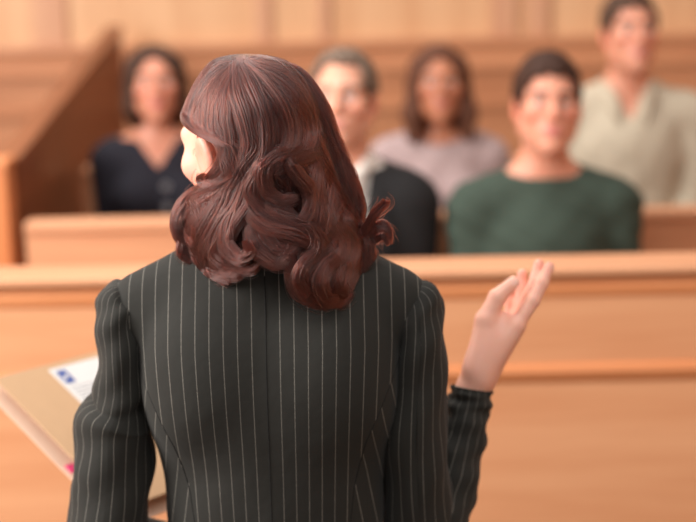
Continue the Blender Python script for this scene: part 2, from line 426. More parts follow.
def head_cols(V, M, skin, lip, brow, iris, fem=False):
    P = (V - M[:3, 3]) @ (M[:3, :3] / np.linalg.norm(M[:3, 0])**2)
    C = np.tile(np.array(skin[:3]), (len(V), 1))
    x, y, z = np.abs(P[:, 0]), P[:, 1], P[:, 2]
    def mix(mask, c):
        C[:] = C * (1 - mask[:, None]) + np.array(c[:3]) * mask[:, None]
    sm = lambda d, w: np.clip(0.5 - d / w, 0, 1)
    near = (np.linalg.norm(P, axis=1) < 0.2)
    rosy = np.array(skin[:3]) * np.array([1.04, .82, .8])
    mix(0.6 * sm(np.sqrt((x - .043)**2 + (z + .028)**2) - .022, .02) * (y > .03) * near, rosy)
    mix(0.5 * sm(np.sqrt(x**2 + (z + .03)**2) - .014, .01) * (y > .095) * near, rosy)
    mix(sm(np.sqrt((x / 1.0)**2 / .024**2 + (z + .0655)**2 / .0105**2) - 1, .3) * (y > .078) * near, lip)
    mix(.65 * sm(.071 - x, .006) * (np.abs(z + .004) < .05) * near, np.array(skin[:3]) * np.array([.98, .62, .56]))
    bz = .027 - 6 * (x - .034)**2
    mix(sm(np.abs(z - bz) - (.0035 if fem else .0055), .004) * sm(np.abs(x - .033) - .021, .006) * (y > .055) * near, brow)
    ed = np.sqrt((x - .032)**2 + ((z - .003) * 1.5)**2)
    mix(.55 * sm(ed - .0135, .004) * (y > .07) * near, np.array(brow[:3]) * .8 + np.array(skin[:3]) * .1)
    mix(sm(np.sqrt((x - .032)**2 + ((z - .003) * 1.9)**2) - .0115, .002) * (y > .07) * near, (.7, .66, .62))
    mix(sm(np.sqrt((x - .032)**2 + (z - .003)**2) - .0058, .002) * (y > .078) * near, iris)
    return C

def hand_ops(S, M, fingers, thumb, mirror=1):
    """palm towards +z, fingers along +y, thumb on +x (mirror=-1 for the other hand)"""
    S.M = M
    f = lambda p: (p[0] * mirror, p[1], p[2])
    xs = (.026, .007, -.011, -.027)
    yM = (.095, .098, .092, .083)
    S.cone(f((0, -.010, -.001)), f((0, .012, 0)), .0200, .0205, .012)
    S.cone(f((.006, -.004, -.001)), f((.008, .014, 0)), .017, .0185, .012)
    S.ell(f((.022, .082, .014)), (.010, .022, .016), .012)
    for i in range(4):
        b = f((xs[i] * .62, .012, -.002)); e = f((xs[i], yM[i], -.004))
        S.cone(b, e, .0175, .0128 - .0012 * (i == 3), .014)
    S.ell(f((.022, .045, .012)), (.016, .034, .015), .018)
    S.ell(f((-.02, .05, .008)), (.012, .036, .012), .015)
    rr = ((.0105, .0096, .0088, .0072), (.0107, .0098, .009, .0074), (.0102, .0093, .0085, .007), (.0092, .0083, .0075, .0062))
    for i, pts in enumerate(fingers):
        pts = [(xs[i], yM[i], -.004)] + list(pts)
        for j in range(3):
            S.cone(f(pts[j]), f(pts[j+1]), rr[i][j], rr[i][j+1], .004)
    t = thumb
    S.cone(f(t[0]), f(t[1]), .0175, .0142, .015); S.cone(f(t[1]), f(t[2]), .0132, .0118, .006); S.cone(f(t[2]), f(t[3]), .0118, .0088, .004)
    S.M = np.eye(4)
FLAT = [[(.028, .135, .004), (.029, .157, .002), (.029, .175, -.003)], [(.008, .142, .005), (.008, .168, .003), (.008, .187, -.003)],
        [(-.013, .133, .005), (-.014, .157, .003), (-.014, .175, -.003)], [(-.032, .115, .004), (-.034, .133, .002), (-.035, .148, -.003)]]
THUMB0 = [(.02, .015, .0), (.042, .05, .008), (.05, .08, .01), (.052, .105, .008)]

# ------------------------------------------------------------------ jurors
def juror(label, hx, hy, Y, seat, headtop, skin, lip, brow, iris, fem, build, hair, garment, gcols, yaw=0, hyaw=0, hpitch=0, hroll=0, hs=1.0, sw=0.2, arms=0):
    """local frame: faces +y, z from the platform, seat at .44; the object is turned to face the room"""
    c = at(hx, hy, Y)
    floor = seat - 0.44
    loc = Vector((c.x, Y + 0.0, floor)); rz = math.pi + yaw
    top = headtop - floor
    t = (top - 0.44 - 0.255 * hs) / 0.655           # torso scale
    z = lambda q: 0.44 + q * t
    HM = mat4((0, .02, top - .123 * hs), hyaw, hpitch, hroll, hs)
    bw = build
    n1 = HM[:3, :3] @ np.array([0, -.02, -.04]) + HM[:3, 3]; n0 = n1*.3 + np.array([0, -.03, z(.57)])*.7; nr = (.046 if fem else .057)*hs
    def torso(S, g=0.0, arm_to=1.0, k=.04):
        S.ell((0, 0, .565), (.165*bw + g, .12 + g, .1), .05)
        S.ell((0, .012, z(.25)), (.145*bw + g, .105*bw + g, .17), .06)
        S.ell((0, .0, z(.42)), (.158*bw + g, .112*bw + g, .165), .06)
        if fem:
            for s in (-1, 1): S.ell((s*.07, .085, z(.40)), (.062 + g, .055 + g, .06 + g), .04)
        S.cone((-sw + .05, -.012, z(.535)), (sw - .05, -.012, z(.535)), .05 + g, .05 + g, .05)
        S.cone(n0, (0, -.03, z(.57)), nr + g, nr + .006 + g, .04)
        if not g: S.cone(n1, n0, nr, nr, .02)
        for s in (-1, 1):
            S.cone((s*(sw - .055), -.015, z(.54)), (s*.025, -.025, z(.6) + .01), .045 + g, .04 + g*.6, .05)
            e = (s*(sw - .025), .03, z(.25)); wr = (s*.11, .27, .44 + .17)
            S.cone((s*(sw - .008), -.01, z(.52)), e, .046*bw**.5 + g, .042 + g, .04)
            if arm_to > 1: S.cone(e, wr, .042 + g, .03 + g, .02)
    # body
    S = Sculpt()
    head_ops(S, HM, fem, False)
    torso(S, 0, 2)
    for s in (-1, 1):
        S.cone((s*.085, .0, .44 + .087), (s*.1, .40, .44 + .077), .082, .06, .05)
        S.cone((s*.1, .40, .44 + .07), (s*.1, .41, .09), .056, .036, .02)
        S.cone((s*.1, .39, .045), (s*.115, .54, .03), .036, .026, .03)
        Mh = mat4((s*.105, .285, .44 + .168), R(28) * s, R(-4), R(180))
        hand_ops(S, Mh, FLAT, THUMB0, mirror=s)
    S.cut(lambda X, Y, Z: np.where(Y < .34, .447 - Z, -1) + 0*X)
    V, F = S.mesh(.006, fine=[(HM[:3, 3] - .13, HM[:3, 3] + .14, .0035)], smooth=1)
    body = mesh_obj('person', V, F, SKIN, None, cols=head_cols(V, HM, skin, lip, brow, iris, fem))
    body.location = loc; body.rotation_euler = (0, 0, rz)
    tag(body, label, 'person')
    # hair
    H = Sculpt(); H.M = HM
    hair(H)
    H.disp(lambda X, Y, Z: .0022 * np.sin(X*260 + 40*Z) * np.sin(Y*230 + 1.3) + .0016*np.sin(X*420 + Y*380 - 90*Z))
    V, F = H.mesh(.004, smooth=1)
    mesh_obj('hair', V, F, gcols['hair'], body)
    garment(body, torso, z, HM, gcols)
    # trousers and shoes
    T = Sculpt()
    T.ell((0, 0, .54), (.178*bw, .13, .105), .05)
    for s in (-1, 1):
        T.cone((s*.088, .0, .44 + .088), (s*.1, .40, .44 + .077), .09, .07, .05)
        T.cone((s*.1, .40, .44 + .07), (s*.1, .41, .1), .068, .055, .02)
    T.cut(lambda X, Y, Z: np.where(Y < .33, .443 - Z, -1) + 0*X)
    V, F = T.mesh(.009, smooth=1); mesh_obj('trousers', V, F, gcols['trousers'], body)
    for s in (-1, 1):
        T = Sculpt(); T.cone((s*.1, .38, .045), (s*.118, .55, .032), .043, .034, .03); T.cone((s*.1, .40, .05), (s*.1, .40, .1), .043, .043, .02)
        T.cut(lambda X, Y, Z: -Z + .001 + 0*X + 0*Y)
        V, F = T.mesh(.007, smooth=1); mesh_obj('shoe', V, F, gcols['shoe'], body)
    return body

def brow_cut(H, hw=.062, top=.072):
    H.cut(lambda X, Y, Z: -np.maximum((((X/hw)**4 + ((Z + .02 + .003*np.sin(X*260))/(top + .02))**4)**.25 - 1)*.06, .022 - Y), .008)
def face_cut(H, fy=.1, fz=-.01, rx=.07, ry=.075, rz=.095):
    H.ell((0, fy, fz), (rx, ry, rz), .01, sub=True)
def hair_short(H, lift=.0, top=.072):
    H.ell((0, -.017, .038), (.0855, .104, .095 + lift), 0)
    H.cut(lambda X, Y, Z: (-.012 + .75*Y - Z) * .8 + 0*X, .006)
    brow_cut(H, top=top)
    H.disp(lambda X, Y, Z: .003*np.sin(X*170 + 3)*np.sin(Y*150) + 0*Z)
def hair_bob(H):
    H.ell((0, -.02, .036), (.087, .107, .096), 0)
    for s in (-1, 1):
        H.cone((s*.066, .015, .06), (s*.08, .0, -.075), .028, .026, .03)
        H.cone((s*.05, -.05, .0), (s*.055, -.055, -.10), .05, .036, .04)
    H.cone((0, -.07, .0), (0, -.075, -.1), .05, .038, .04)
    face_cut(H, .1, -.02, .064, .085, .112)
def hair_long(H):
    H.ell((0, -.02, .038), (.087, .107, .096), 0)
    for s in (-1, 1):
        H.cone((s*.066, .02, .06), (s*.086, .012, -.09), .027, .03, .03)
        H.cone((s*.086, .012, -.09), (s*.088, .02, -.16), .03, .02, .03)
        H.cone((s*.05, -.05, .0), (s*.055, -.06, -.16), .05, .036, .04)
    H.cone((0, -.07, .0), (0, -.08, -.17), .05, .038, .04)
    face_cut(H, .1, -.025, .062, .085, .114)

def sd_shirt(S, torso, g, arm_to=2): torso(S, g, arm_to)
def g_sweater(body, torso, z, HM, gc):
    S = Sculpt(); torso(S, .012, 2)
    S.cut(lambda X, Y, Z: (Z - (z(.6) + .012) + .28*(Y - .03)) + 0*X)
    S.disp(lambda X, Y, Z: .0015*np.sin(Z*60 + 25*X) * np.sin(X*30 + 1) + .002*np.sin(Z*95 - X*50))
    V, F = S.mesh(.006, smooth=1); g = mesh_obj('sweater', V, F, gc['top'], body)
    a = np.linspace(0, 2*math.pi, 33)
    bvh = BVHTree.FromPolygons([tuple(p) for p in V], F.tolist())
    return g
def vneck(z, w, depth, top):
    return lambda X, Y, Z: np.where(Y > -.02, -(np.abs(X) - w * np.clip((Z - (top - depth)) / depth, -1, 1.2)) * .8, -1.0) + 0*Z
def g_cardigan(body, torso, z, HM, gc):
    S = Sculpt(); torso(S, .011, 2)
    S.cut(lambda X, Y, Z: (Z - (z(.6) + .012) + .1*Y) + 0*X)
    S.cut(lambda X, Y, Z: np.where(Y > .0, .055 * (Z - z(.51)) / (z(.6) - z(.51)) - np.abs(X), -.05) * .9 - .0 * X, .004)
    V, F = S.mesh(.006, smooth=1); g = mesh_obj('cardigan', V, F, gc['top'], body)
    bvh = BVHTree.FromPolygons([tuple(p) for p in V], F.tolist())
    for q in (.45, .375, .30, .225):
        h = bvh.ray_cast(Vector((-.022, 1, z(q))), Vector((0, -1, 0)))[0]
        if h is None: continue
        bm = bmesh.new(); bmesh.ops.create_cone(bm, cap_ends=True, segments=20, radius1=.014, radius2=.012, depth=.006, matrix=Matrix.Translation(h + Vector((0, .003, 0))) @ Matrix.Rotation(R(-90), 4, 'X'))
        me = bpy.data.meshes.new('button'); bm.to_mesh(me); bm.free(); me.materials.append(gc['button'])
        o = bpy.data.objects.new('button', me); col.objects.link(o); o.parent = g
def g_scoop(body, torso, z, HM, gc):
    S = Sculpt(); torso(S, .009, 2)
    S.cut(lambda X, Y, Z: (Z - (z(.6) + .004) + .3*(Y - .03) - 2.2*X*X))
    S.disp(lambda X, Y, Z: .0025*np.sin(Z*55 + 30*X) * np.sin(X*36 + 1))
    V, F = S.mesh(.006, smooth=1); mesh_obj('knit_top', V, F, gc['top'], body)
def g_shirt(body, torso, z, HM, gc):
    S = Sculpt(); torso(S, .013, 2)
    S.cut(lambda X, Y, Z: (Z - (z(.6) + .035) + .35*Y) + 0*X)
    S.cut(lambda X, Y, Z: np.where(Y > .0, .034 * (Z - z(.53)) / (z(.6) - z(.53)) - np.abs(X), -.05) * .9, .004)
    S.disp(lambda X, Y, Z: .002*np.sin(Z*38 + 35*X) * np.sin(X*24 + 2) + .001*np.sin(Z*70 - X*60))
    V, F = S.mesh(.006, smooth=1); g = mesh_obj('shirt', V, F, gc['top'], body)
    bvh = BVHTree.FromPolygons([tuple(p) for p in V], F.tolist())
    def surf(x, zz, off=.002):
        h = bvh.ray_cast(Vector((x, 1, zz)), Vector((0, -1, 0)))[0]
        return (h.x, h.y + off, h.z) if h else None
    # placket, pocket and collar leaves
    def patch(name, xs, zs, th=.004):
        vs = []; n = len(xs); k = len(zs)
        for zz in zs:
            for x in xs:
                p = surf(x, zz, 0) or (x, .1, zz); vs.append((p[0], p[1] + th, p[2]))
        for q in range(n * k): vs.append((vs[q][0], vs[q][1] - th - .004, vs[q][2]))
        fs = []
        for j in range(k-1):
            for i in range(n-1):
                a = j*n + i; fs.append((a, a+1, a+n+1, a+n)); b = a + n*k; fs.append((b, b+n, b+n+1, b+1))
        rim = [i for i in range(n)] + [j*n + n-1 for j in range(1, k)] + [(k-1)*n + i for i in range(n-2, -1, -1)] + [j*n for j in range(k-2, 0, -1)]
        for i in range(len(rim)):
            a, b = rim[i], rim[(i+1) % len(rim)]; fs.append((a, a + n*k, b + n*k, b))
        return mesh_obj(name, vs, fs, gc['top'], g, smooth=False)
    patch('placket', np.linspace(-.016, .016, 4), np.linspace(z(.05), z(.46), 16))
    patch('pocket', np.linspace(-.125, -.035, 6), np.linspace(z(.27), z(.41), 8))
    for s in (-1, 1):
        V, F = tube([(s*.066, -.03, z(.6) + .035), (s*.066, .02, z(.6) + .015), (s*.05, .065, z(.6) - .025), (s*.04, .105, z(.6) - .075)], [.02, .02, .022, .006], 10)
        mesh_obj('collar', V, F, gc['top'], g)
def g_suit(body, torso, z, HM, gc):
    S = Sculpt(); torso(S, .008, 1)
    S.cut(lambda X, Y, Z: (Z - (z(.6) + .045) + .5*Y) + 0*X)
    V, F = S.mesh(.006, smooth=1); sh = mesh_obj('dress_shirt', V, F, gc['shirt'], body)
    for s in (-1, 1):
        V, F = tube([(s*.064, -.02, z(.6) + .05), (s*.058, .03, z(.6) + .03), (s*.03, .062, z(.6) + .0), (s*.035, .08, z(.6) - .055)], [.014, .016, .016, .004], 8)
        mesh_obj('collar', V, F, gc['shirt'], sh)
    S = Sculpt(); torso(S, .022, 2)
    S.cut(lambda X, Y, Z: (Z - (z(.6) + .02) + .2*Y) + 0*X)
    S.cut(lambda X, Y, Z: np.where(Y > -.01, .066 * (Z - z(.26)) / (z(.6) - z(.26)) - np.abs(X), -.05) * .9, .004)
    V, F = S.mesh(.006, smooth=1); j = mesh_obj('suit_jacket', V, F, gc['top'], body)
    bvh = BVHTree.FromPolygons([tuple(p) for p in V], F.tolist())
    for s in (-1, 1):   # lapels
        vs = []; n = 12
        for i in range(n):
            q = i / (n - 1); zz = z(.28 + .30 * q); x0 = .066 * (zz - z(.26)) / (z(.6) - z(.26)) + .004; wd = .075 * math.sin(math.pi * min(1, .15 + .75*q)) + .004
            for x in (x0, x0 + wd / 2, x0 + wd):
                h = bvh.ray_cast(Vector((s*x, 1, zz)), Vector((0, -1, 0)))[0]
                y = h.y if h else .12
                vs.append((s*x, y + .007, zz))
        m0 = len(vs)
        vs += [(a, b - .012, c) for a, b, c in vs]
        fs = []
        for i in range(n-1):
            for k in range(2):
                a = i*3 + k; fs.append((a, a+1, a+4, a+3)); fs.append((a + m0, a+3 + m0, a+4 + m0, a+1 + m0))
            for k in (0, 2): a = i*3 + k; fs.append((a, a + 3, a + 3 + m0, a + m0))
        mesh_obj('lapel', vs, fs, gc['top'], j, smooth=False)

HAIRM = {}
def hairmat(name, c, rough=0.45):
    m, nt, b = new_mat(name); N = nt.nodes; L = nt.links
    tc = N.new('ShaderNodeTexCoord'); mp = N.new('ShaderNodeMapping'); mp.inputs['Scale'].default_value = (220, 220, 12)
    n = N.new('ShaderNodeTexNoise'); n.inputs['Scale'].default_value = 1; n.inputs['Detail'].default_value = 3
    L.new(tc.outputs['Object'], mp.inputs[0]); L.new(mp.outputs[0], n.inputs[0])
    cr = N.new('ShaderNodeValToRGB'); cr.color_ramp.elements[0].color = tuple(q*.55 for q in c[:3]) + (1,); cr.color_ramp.elements[1].color = tuple(min(1, q*1.3) for q in c[:3]) + (1,)
    L.new(n.outputs[0], cr.inputs[0]); L.new(cr.outputs[0], b.inputs['Base Color'])
    bp = N.new('ShaderNodeBump'); bp.inputs['Strength'].default_value = .5; bp.inputs['Distance'].default_value = .004
    L.new(n.outputs[0], bp.inputs['Height']); L.new(bp.outputs[0], b.inputs['Normal'])
    b.inputs['Roughness'].default_value = max(rough, .6); b.inputs['Specular IOR Level'].default_value = .2
    return m
DKT = cloth('dark_trousers', srgb(48, 46, 50)); SHOE = plain('black_leather', srgb(34, 30, 28), .35)
JEAN = cloth('denim', srgb(66, 74, 96))
def htop(px, py, Y): return at(px, py, Y).z
Y1, Y2 = 3.74, 4.64
S1, S2 = P1 + 0.44, P2 + 0.44
juror('man in dark green crewneck sweater seated in the front row of the jury box', 546, 109, Y1, S1, htop(541, 56, Y1),
      srgb(216, 150, 124), srgb(196, 116, 108), srgb(70, 46, 36), srgb(60, 44, 36), False, 1.06, lambda H: hair_short(H, .008), g_sweater,
      {'hair': hairmat('dark_brown_hair', srgb(62, 38, 28)), 'top': cloth('green_knit', srgb(68, 80, 70), srgb(52, 63, 55), weave=.25), 'trousers': JEAN, 'shoe': SHOE}, yaw=R(4), hyaw=R(-3), hpitch=R(11), hroll=R(-2), hs=1.0, sw=.205)
juror('grey-haired man in black suit and white shirt seated in the front row', 343, 100, Y1, S1, htop(341, 50, Y1),
      srgb(222, 162, 136), srgb(200, 130, 118), srgb(120, 96, 82), srgb(70, 70, 76), False, 1.06, lambda H: hair_short(H, 0, .088), g_suit,
      {'hair': hairmat('grey_hair', srgb(116, 96, 82)), 'top': cloth('black_suiting', srgb(38, 37, 38)), 'shirt': cloth('white_shirting', srgb(232, 226, 218), srgb(222, 214, 206)), 'trousers': DKT, 'shoe': SHOE}, yaw=R(-3), hyaw=R(-6), hpitch=R(11), hs=1.0, sw=.182)
juror('woman in navy black V-neck cardigan with big buttons seated beside the brown side wall', 155, 89, Y2, S2, htop(153, 46, Y2),
      srgb(196, 130, 104), srgb(176, 84, 78), srgb(58, 38, 30), srgb(48, 34, 28), True, .92, hair_bob, g_cardigan,
      {'hair': hairmat('brown_black_hair', srgb(66, 44, 34)), 'top': cloth('navy_black_knit', srgb(36, 34, 42)), 'button': plain('grey_button', srgb(112, 110, 112), .3), 'trousers': DKT, 'shoe': SHOE}, yaw=R(6), hyaw=R(4), hpitch=R(11), hs=.97, sw=.168)
juror('woman with long dark hair in mauve scoop-neck top seated behind the suited man', 438, 88, Y2, S2, htop(438, 46, Y2),
      srgb(178, 114, 84), srgb(170, 92, 80), srgb(52, 36, 28), srgb(44, 32, 26), True, .95, hair_long, g_scoop,
      {'hair': hairmat('chestnut_dark_hair', srgb(92, 56, 40)), 'top': cloth('mauve_knit', srgb(172, 150, 148), srgb(156, 134, 133), weave=.25), 'trousers': DKT, 'shoe': SHOE}, yaw=R(2), hyaw=R(0), hpitch=R(11), hs=.97, sw=.182)
juror('man in beige collared shirt seated tallest in the rear row of the jury box', 629, 43, Y2 + .02, S2, htop(629, -8, Y2),
      srgb(208, 144, 118), srgb(194, 118, 108), srgb(86, 60, 46), srgb(60, 48, 40), False, 1.1, hair_short, g_shirt,
      {'hair': hairmat('cropped_brown_hair', srgb(78, 56, 44)), 'top': cloth('beige_cotton', srgb(190, 178, 158), srgb(174, 161, 141), weave=.3), 'trousers': DKT, 'shoe': SHOE}, yaw=R(-2), hyaw=R(8), hpitch=R(10), hs=1.02, sw=.225)

# ------------------------------------------------------------------ the standing woman
YW = 1.95
wc = at(272, 400, YW)
base = Vector((wc.x, YW, 0))
def w_(px, py, dy=0): return A(px, py, YW + dy) - np.array(base)
HC = w_(245, 146, .015)
WM = mat4(HC, R(42), R(-6), R(-3), .93)
SK = srgb(240, 180, 158)
sh_l = w_(120, 306); sh_r = w_(420, 306)
el_l = w_(106, 545, -.02); el_r = w_(424, 548, .03)
# right hand frame from the photograph's pose
wr_r = w_(474, 384, .10)
up = np.array(CM.to_3x3() @ Vector((0, 1, 0))); rt = np.array(CM.to_3x3() @ Vector((1, 0, 0))); fw = np.array(CM.to_3x3() @ Vector((0, 0, -1)))
yh = .56*rt + .82*up + .08*fw; yh /= np.linalg.norm(yh)
zh = -.80*rt + .56*up + .14*fw; zh -= yh * (zh @ yh); zh /= np.linalg.norm(zh)
xh = np.cross(yh, zh)
HMr = np.eye(4); HMr[:3, 0] = xh * 1.06; HMr[:3, 1] = yh * 1.06; HMr[:3, 2] = zh * 1.06; HMr[:3, 3] = wr_r
FR = [[(.026, .136, -.004), (.024, .163, -.001), (.021, .187, .003)],
      [(.008, .14, .003), (.009, .165, .009), (.009, .184, .017)],
      [(-.009, .128, .009), (-.007, .147, .019), (-.004, .162, .029)],
      [(-.024, .108, .012), (-.021, .124, .023), (-.016, .138, .033)]]
TR = [(.018, .022, .008), (.028, .078, .034), (.03, .112, .038), (.027, .142, .031)]
# left hand under the folder
wr_l = w_(230, 560, .26)
FL = [[(.026, .12, .025), (.024, .118, .048), (.022, .10, .055)], [(.008, .125, .026), (.008, .124, .05), (.008, .104, .058)],
      [(-.011, .118, .026), (-.011, .116, .048), (-.011, .098, .055)], [(-.027, .104, .022), (-.027, .102, .04), (-.026, .088, .048)]]
S = Sculpt()
head_ops(S, WM, True)
S.cone(WM[:3, :3] @ np.array([0, -.04, -.12]) + WM[:3, 3], w_(272, 285, .02), .045, .045, .03)
def wz(py): return w_(272, py)[2]
def w_torso(S, g=0.0, k=.05):
    cx = 0.0
    S.ell((cx, .0, wz(385)), (.158 + g, .095 + g, .175 + g), k)
    S.ell((cx, .0, wz(500)), (.138 + g, .09 + g, .16), k)
    S.ell((cx, -.0, wz(690)), (.175 + g, .12 + g, .17), k)
    for s in (-1, 1):
        S.cone((s*.165, .0, wz(301)), (s*.055, .005, wz(272)), .03 + g, .045 + g, k)
        S.ell((s*.085, -.045, wz(365)), (.075, .05 + g, .10), k)
        S.ell((s*.075, .075, wz(400)), (.06 + g, .055 + g, .06 + g), .04)
w_torso(S)
for (sh, el, wr) in ((sh_l, el_l, wr_l), (sh_r, el_r, wr_r)):
    S.cone(sh + np.array([-.012*np.sign(sh[0]), 0, -.02]), el, .024, .028, .03); S.cone(el, wr, .03, .0195, .02)
hand_ops(S, HMr, FR, TR)
fdir = wr_l - el_l; fdir /= np.linalg.norm(fdir)
zl_ = np.array([0, 0, 1.0]); zl_ -= fdir * (zl_ @ fdir); zl_ /= np.linalg.norm(zl_)
HMl = np.eye(4); HMl[:3, 1] = fdir; HMl[:3, 2] = zl_; HMl[:3, 0] = np.cross(fdir, zl_); HMl[:3, 3] = wr_l
hand_ops(S, HMl, FL, [(.018, .022, .004), (.045, .05, .012), (.056, .078, .03), (.05, .095, .045)], mirror=-1)
HIP = wz(690)
for s in (-1, 1):
    S.cone((s*.085, .0, HIP - .03), (s*.085, .005, .48), .085, .055, .05); S.cone((s*.085, .005, .48), (s*.085, -.02, .12), .052, .034, .03)
    S.cone((s*.085, -.02, .10), (s*.1, .12, .035), .034, .026, .03)
hb = (np.minimum.reduce([wr_r, HMr[:3, 3] + yh*.24]) - .05, np.maximum.reduce([wr_r, wr_r + yh*.22]) + .05)
V, F = S.mesh(.009, fine=[(HC - .14, HC + .14, .003), (hb[0], hb[1], .0018)], smooth=1)
C = head_cols(V, WM, SK, srgb(200, 110, 104), srgb(70, 40, 34), srgb(60, 42, 34), True)
# a little redder at the knuckles and fingertips
for i in range(4):
    for q in (FR[i][2],):
        p = HMr[:3, :3] @ np.array(q) + HMr[:3, 3]
        mk = np.clip(1 - np.linalg.norm(V - p, axis=1) / .018, 0, 1)[:, None] * .5
        C = C * (1 - mk) + np.array(srgb(230, 146, 126)[:3]) * mk
for q, d in ((TR[3], (.7, .1, -.3)), (FR[0][2], (.1, .2, -1)), (FR[1][2], (.1, .2, -1))):
    p = HMr[:3, :3] @ (np.array(q) + np.array(d)/np.linalg.norm(d)*.009) + HMr[:3, 3]
    mk = np.clip(1.6 - np.linalg.norm(V - p, axis=1) / .006, 0, 1)[:, None] * .75
    C = C * (1 - mk) + np.array(srgb(248, 206, 192)[:3]) * mk
woman = mesh_obj('person', V, F, SKIN, None, cols=C); woman.location = base
tag(woman, 'woman in dark pinstripe suit with wavy auburn hair standing with back turned, gesturing', 'person')

# --- jacket
def set_uv(o, fn):
    me = o.data; uvl = me.uv_layers.new(name='UVMap')
    n = len(me.vertices); co = np.empty(n*3, np.float32); me.vertices.foreach_get('co', co); co = co.reshape(-1, 3)
    li = np.empty(len(me.loops), np.int32); me.loops.foreach_get('vertex_index', li)
    ls = np.empty(len(me.polygons), np.int32); lt = np.empty(len(me.polygons), np.int32)
    me.polygons.foreach_get('loop_start', ls); me.polygons.foreach_get('loop_total', lt)
    cen = np.empty(len(me.polygons)*3, np.float32); me.polygons.foreach_get('center', cen); cen = cen.reshape(-1, 3)
    pc = np.repeat(cen, lt, axis=0)
    uvl.data.foreach_set('uv', fn(co[li], pc).astype(np.float32).ravel())
PER = 0.0182
J_ = Sculpt()
w_torso(J_, .014)
for s in (-1, 1):
    J_.cone((s*.150, .0, wz(303)), (s*.190, .0, wz(313)), .036, .034, .03)
J_.cone((0, .0, wz(268)), (0, .01, wz(250)), .075, .062, .03)
J_.cut(lambda X, Y, Z: (wz(800) - Z) + 0*X + 0*Y)
J_.disp(lambda X, Y, Z: .0022*np.sin(Z*34 + 30*np.abs(X)) * np.sin(X*22 + 1.0) * np.clip((wz(340) - Z) / .1, 0, 1) + 0*Y)
V, F = J_.mesh(.005, smooth=2)
jk = mesh_obj('jacket', V, F, PIN, woman)
# princess seams, half width as a function of height
sy = np.array([300, 330, 348, 379, 421, 469, 522, 600]); sxp = np.array([60, 119, 140, 158, 180, 195, 204, 210.])
szz = np.array([wz(q) for q in sy])[::-1]; shw = np.array([-(w_(p, q)[0]) for p, q in zip(sxp, sy)])[::-1]
def seam(z): return np.interp(z, szz, shw)
def torso_uv(p, c):
    hw = seam(c[:, 2]); side = np.abs(c[:, 0]) > hw
    u = p[:, 0] / PER * (1 + .10 * np.clip((wz(330) - p[:, 2]) / .25, 0, 1))
    zz = p[:, 2]
    us = np.abs(p[:, 0]) / PER + (zz - wz(380)) * 9 
    us = np.sign(c[:, 0]) * us + .5
    return np.stack([np.where(side, us, u + .5), zz], 1)
set_uv(jk, torso_uv)
bvh = BVHTree.FromPolygons([tuple(p) for p in V], F.tolist())
SEAM = cloth('dark_thread', srgb(30, 29, 29))
def seam_line(xf, z0, z1, n=40):
    pts = []
    for q in np.linspace(z0, z1, n):
        h = bvh.ray_cast(Vector((xf(q), -1, q)), Vector((0, 1, 0)))[0]
        if h: pts.append((h.x, h.y - .0001, h.z))
    return tube(pts, .0006, 6)
for xf, z0, z1 in ((lambda q: 0.0, wz(262), wz(640)), (lambda q: -seam(q), wz(332), wz(640)), (lambda q: seam(q), wz(332), wz(640))):
    v, f = seam_line(xf, z0, z1); mesh_obj('seam', v, f, SEAM, jk)
v, f = tube([w_(205, 258, .0) , w_(225, 250, -.055), w_(272, 247, -.075), w_(320, 250, -.055), w_(340, 258, 0)], [.009, .012, .012, .012, .009], 10)
o = mesh_obj('collar', v, f, PIN, jk); set_uv(o, lambda p, c: np.stack([p[:, 0] / PER, p[:, 2]], 1))

def loft(keys, n=70, seg=56, disp=None, stripes=14, ref=(0, -1, 0), open_end=False, cap_start=True):
    """keys: (x, y, z, half width, half depth); returns verts, faces, uv per vertex column"""
    K = cat(keys, n); c = K[:, :3]
    T = np.gradient(c, axis=0); T /= np.linalg.norm(T, axis=1)[:, None]
    V = []; UV = []
    for i in range(n):
        r = np.array(ref, float); r -= T[i] * (r @ T[i]); r /= np.linalg.norm(r); s = np.cross(T[i], r)
        for j in range(seg + 1):
            th = 2*math.pi*j/seg
            d = disp(i/(n-1), th) if disp else 0
            V.append(c[i] + s*math.sin(th)*(K[i, 3] + d) + r*math.cos(th)*(K[i, 4] + d)); UV.append((stripes*j/seg, i/n))
    F = [(i*(seg+1)+j, (i+1)*(seg+1)+j, (i+1)*(seg+1)+j+1, i*(seg+1)+j+1) for i in range(n-1) for j in range(seg)]
    m = len(V)
    if open_end:      # turn the edge inwards so the cuff has thickness
        last = (n-1)*(seg+1)
        for q, sc_, back in ((1, .93, 0), (2, .86, .05)):
            for j in range(seg + 1):
                p = np.array(V[last + j]); V.append(c[-1] + (p - c[-1])*sc_ - T[-1]*back); UV.append((stripes*j/seg, 1))
            a0 = last if q == 1 else m; b0 = m if q == 1 else m + seg + 1
            F += [(a0+j, b0+j, b0+j+1, a0+j+1) for j in range(seg)]
    return V, F, UV
def loft_obj(name, parts, mat, parent):
    V = []; F = []; U = []
    for v, f, u in parts:
        o = len(V); V += list(v); U += list(u); F += [tuple(a + o for a in q) for q in f]
    ob = mesh_obj(name, V, F, mat, parent)
    me = ob.data; uvl = me.uv_layers.new(name='UVMap')
    li = np.empty(len(me.loops), np.int32); me.loops.foreach_get('vertex_index', li)
    uvl.data.foreach_set('uv', np.array(U, np.float32)[li].ravel())
    bm = bmesh.new(); bm.from_mesh(me); bmesh.ops.recalc_face_normals(bm, faces=bm.faces); bm.to_mesh(me); bm.free()
    me.polygons.foreach_set('use_smooth', np.ones(len(me.polygons), bool))
    return ob
S_ = 1/775.
def key(px, py, dy, hw, hd=None): return (*w_(px, py, dy), hw*S_, (hd or hw)*S_)
def g_(x, w): return math.exp(-(x/w)**2)
def ad(a, b): return (a - b + math.pi) % (2*math.pi) - math.pi
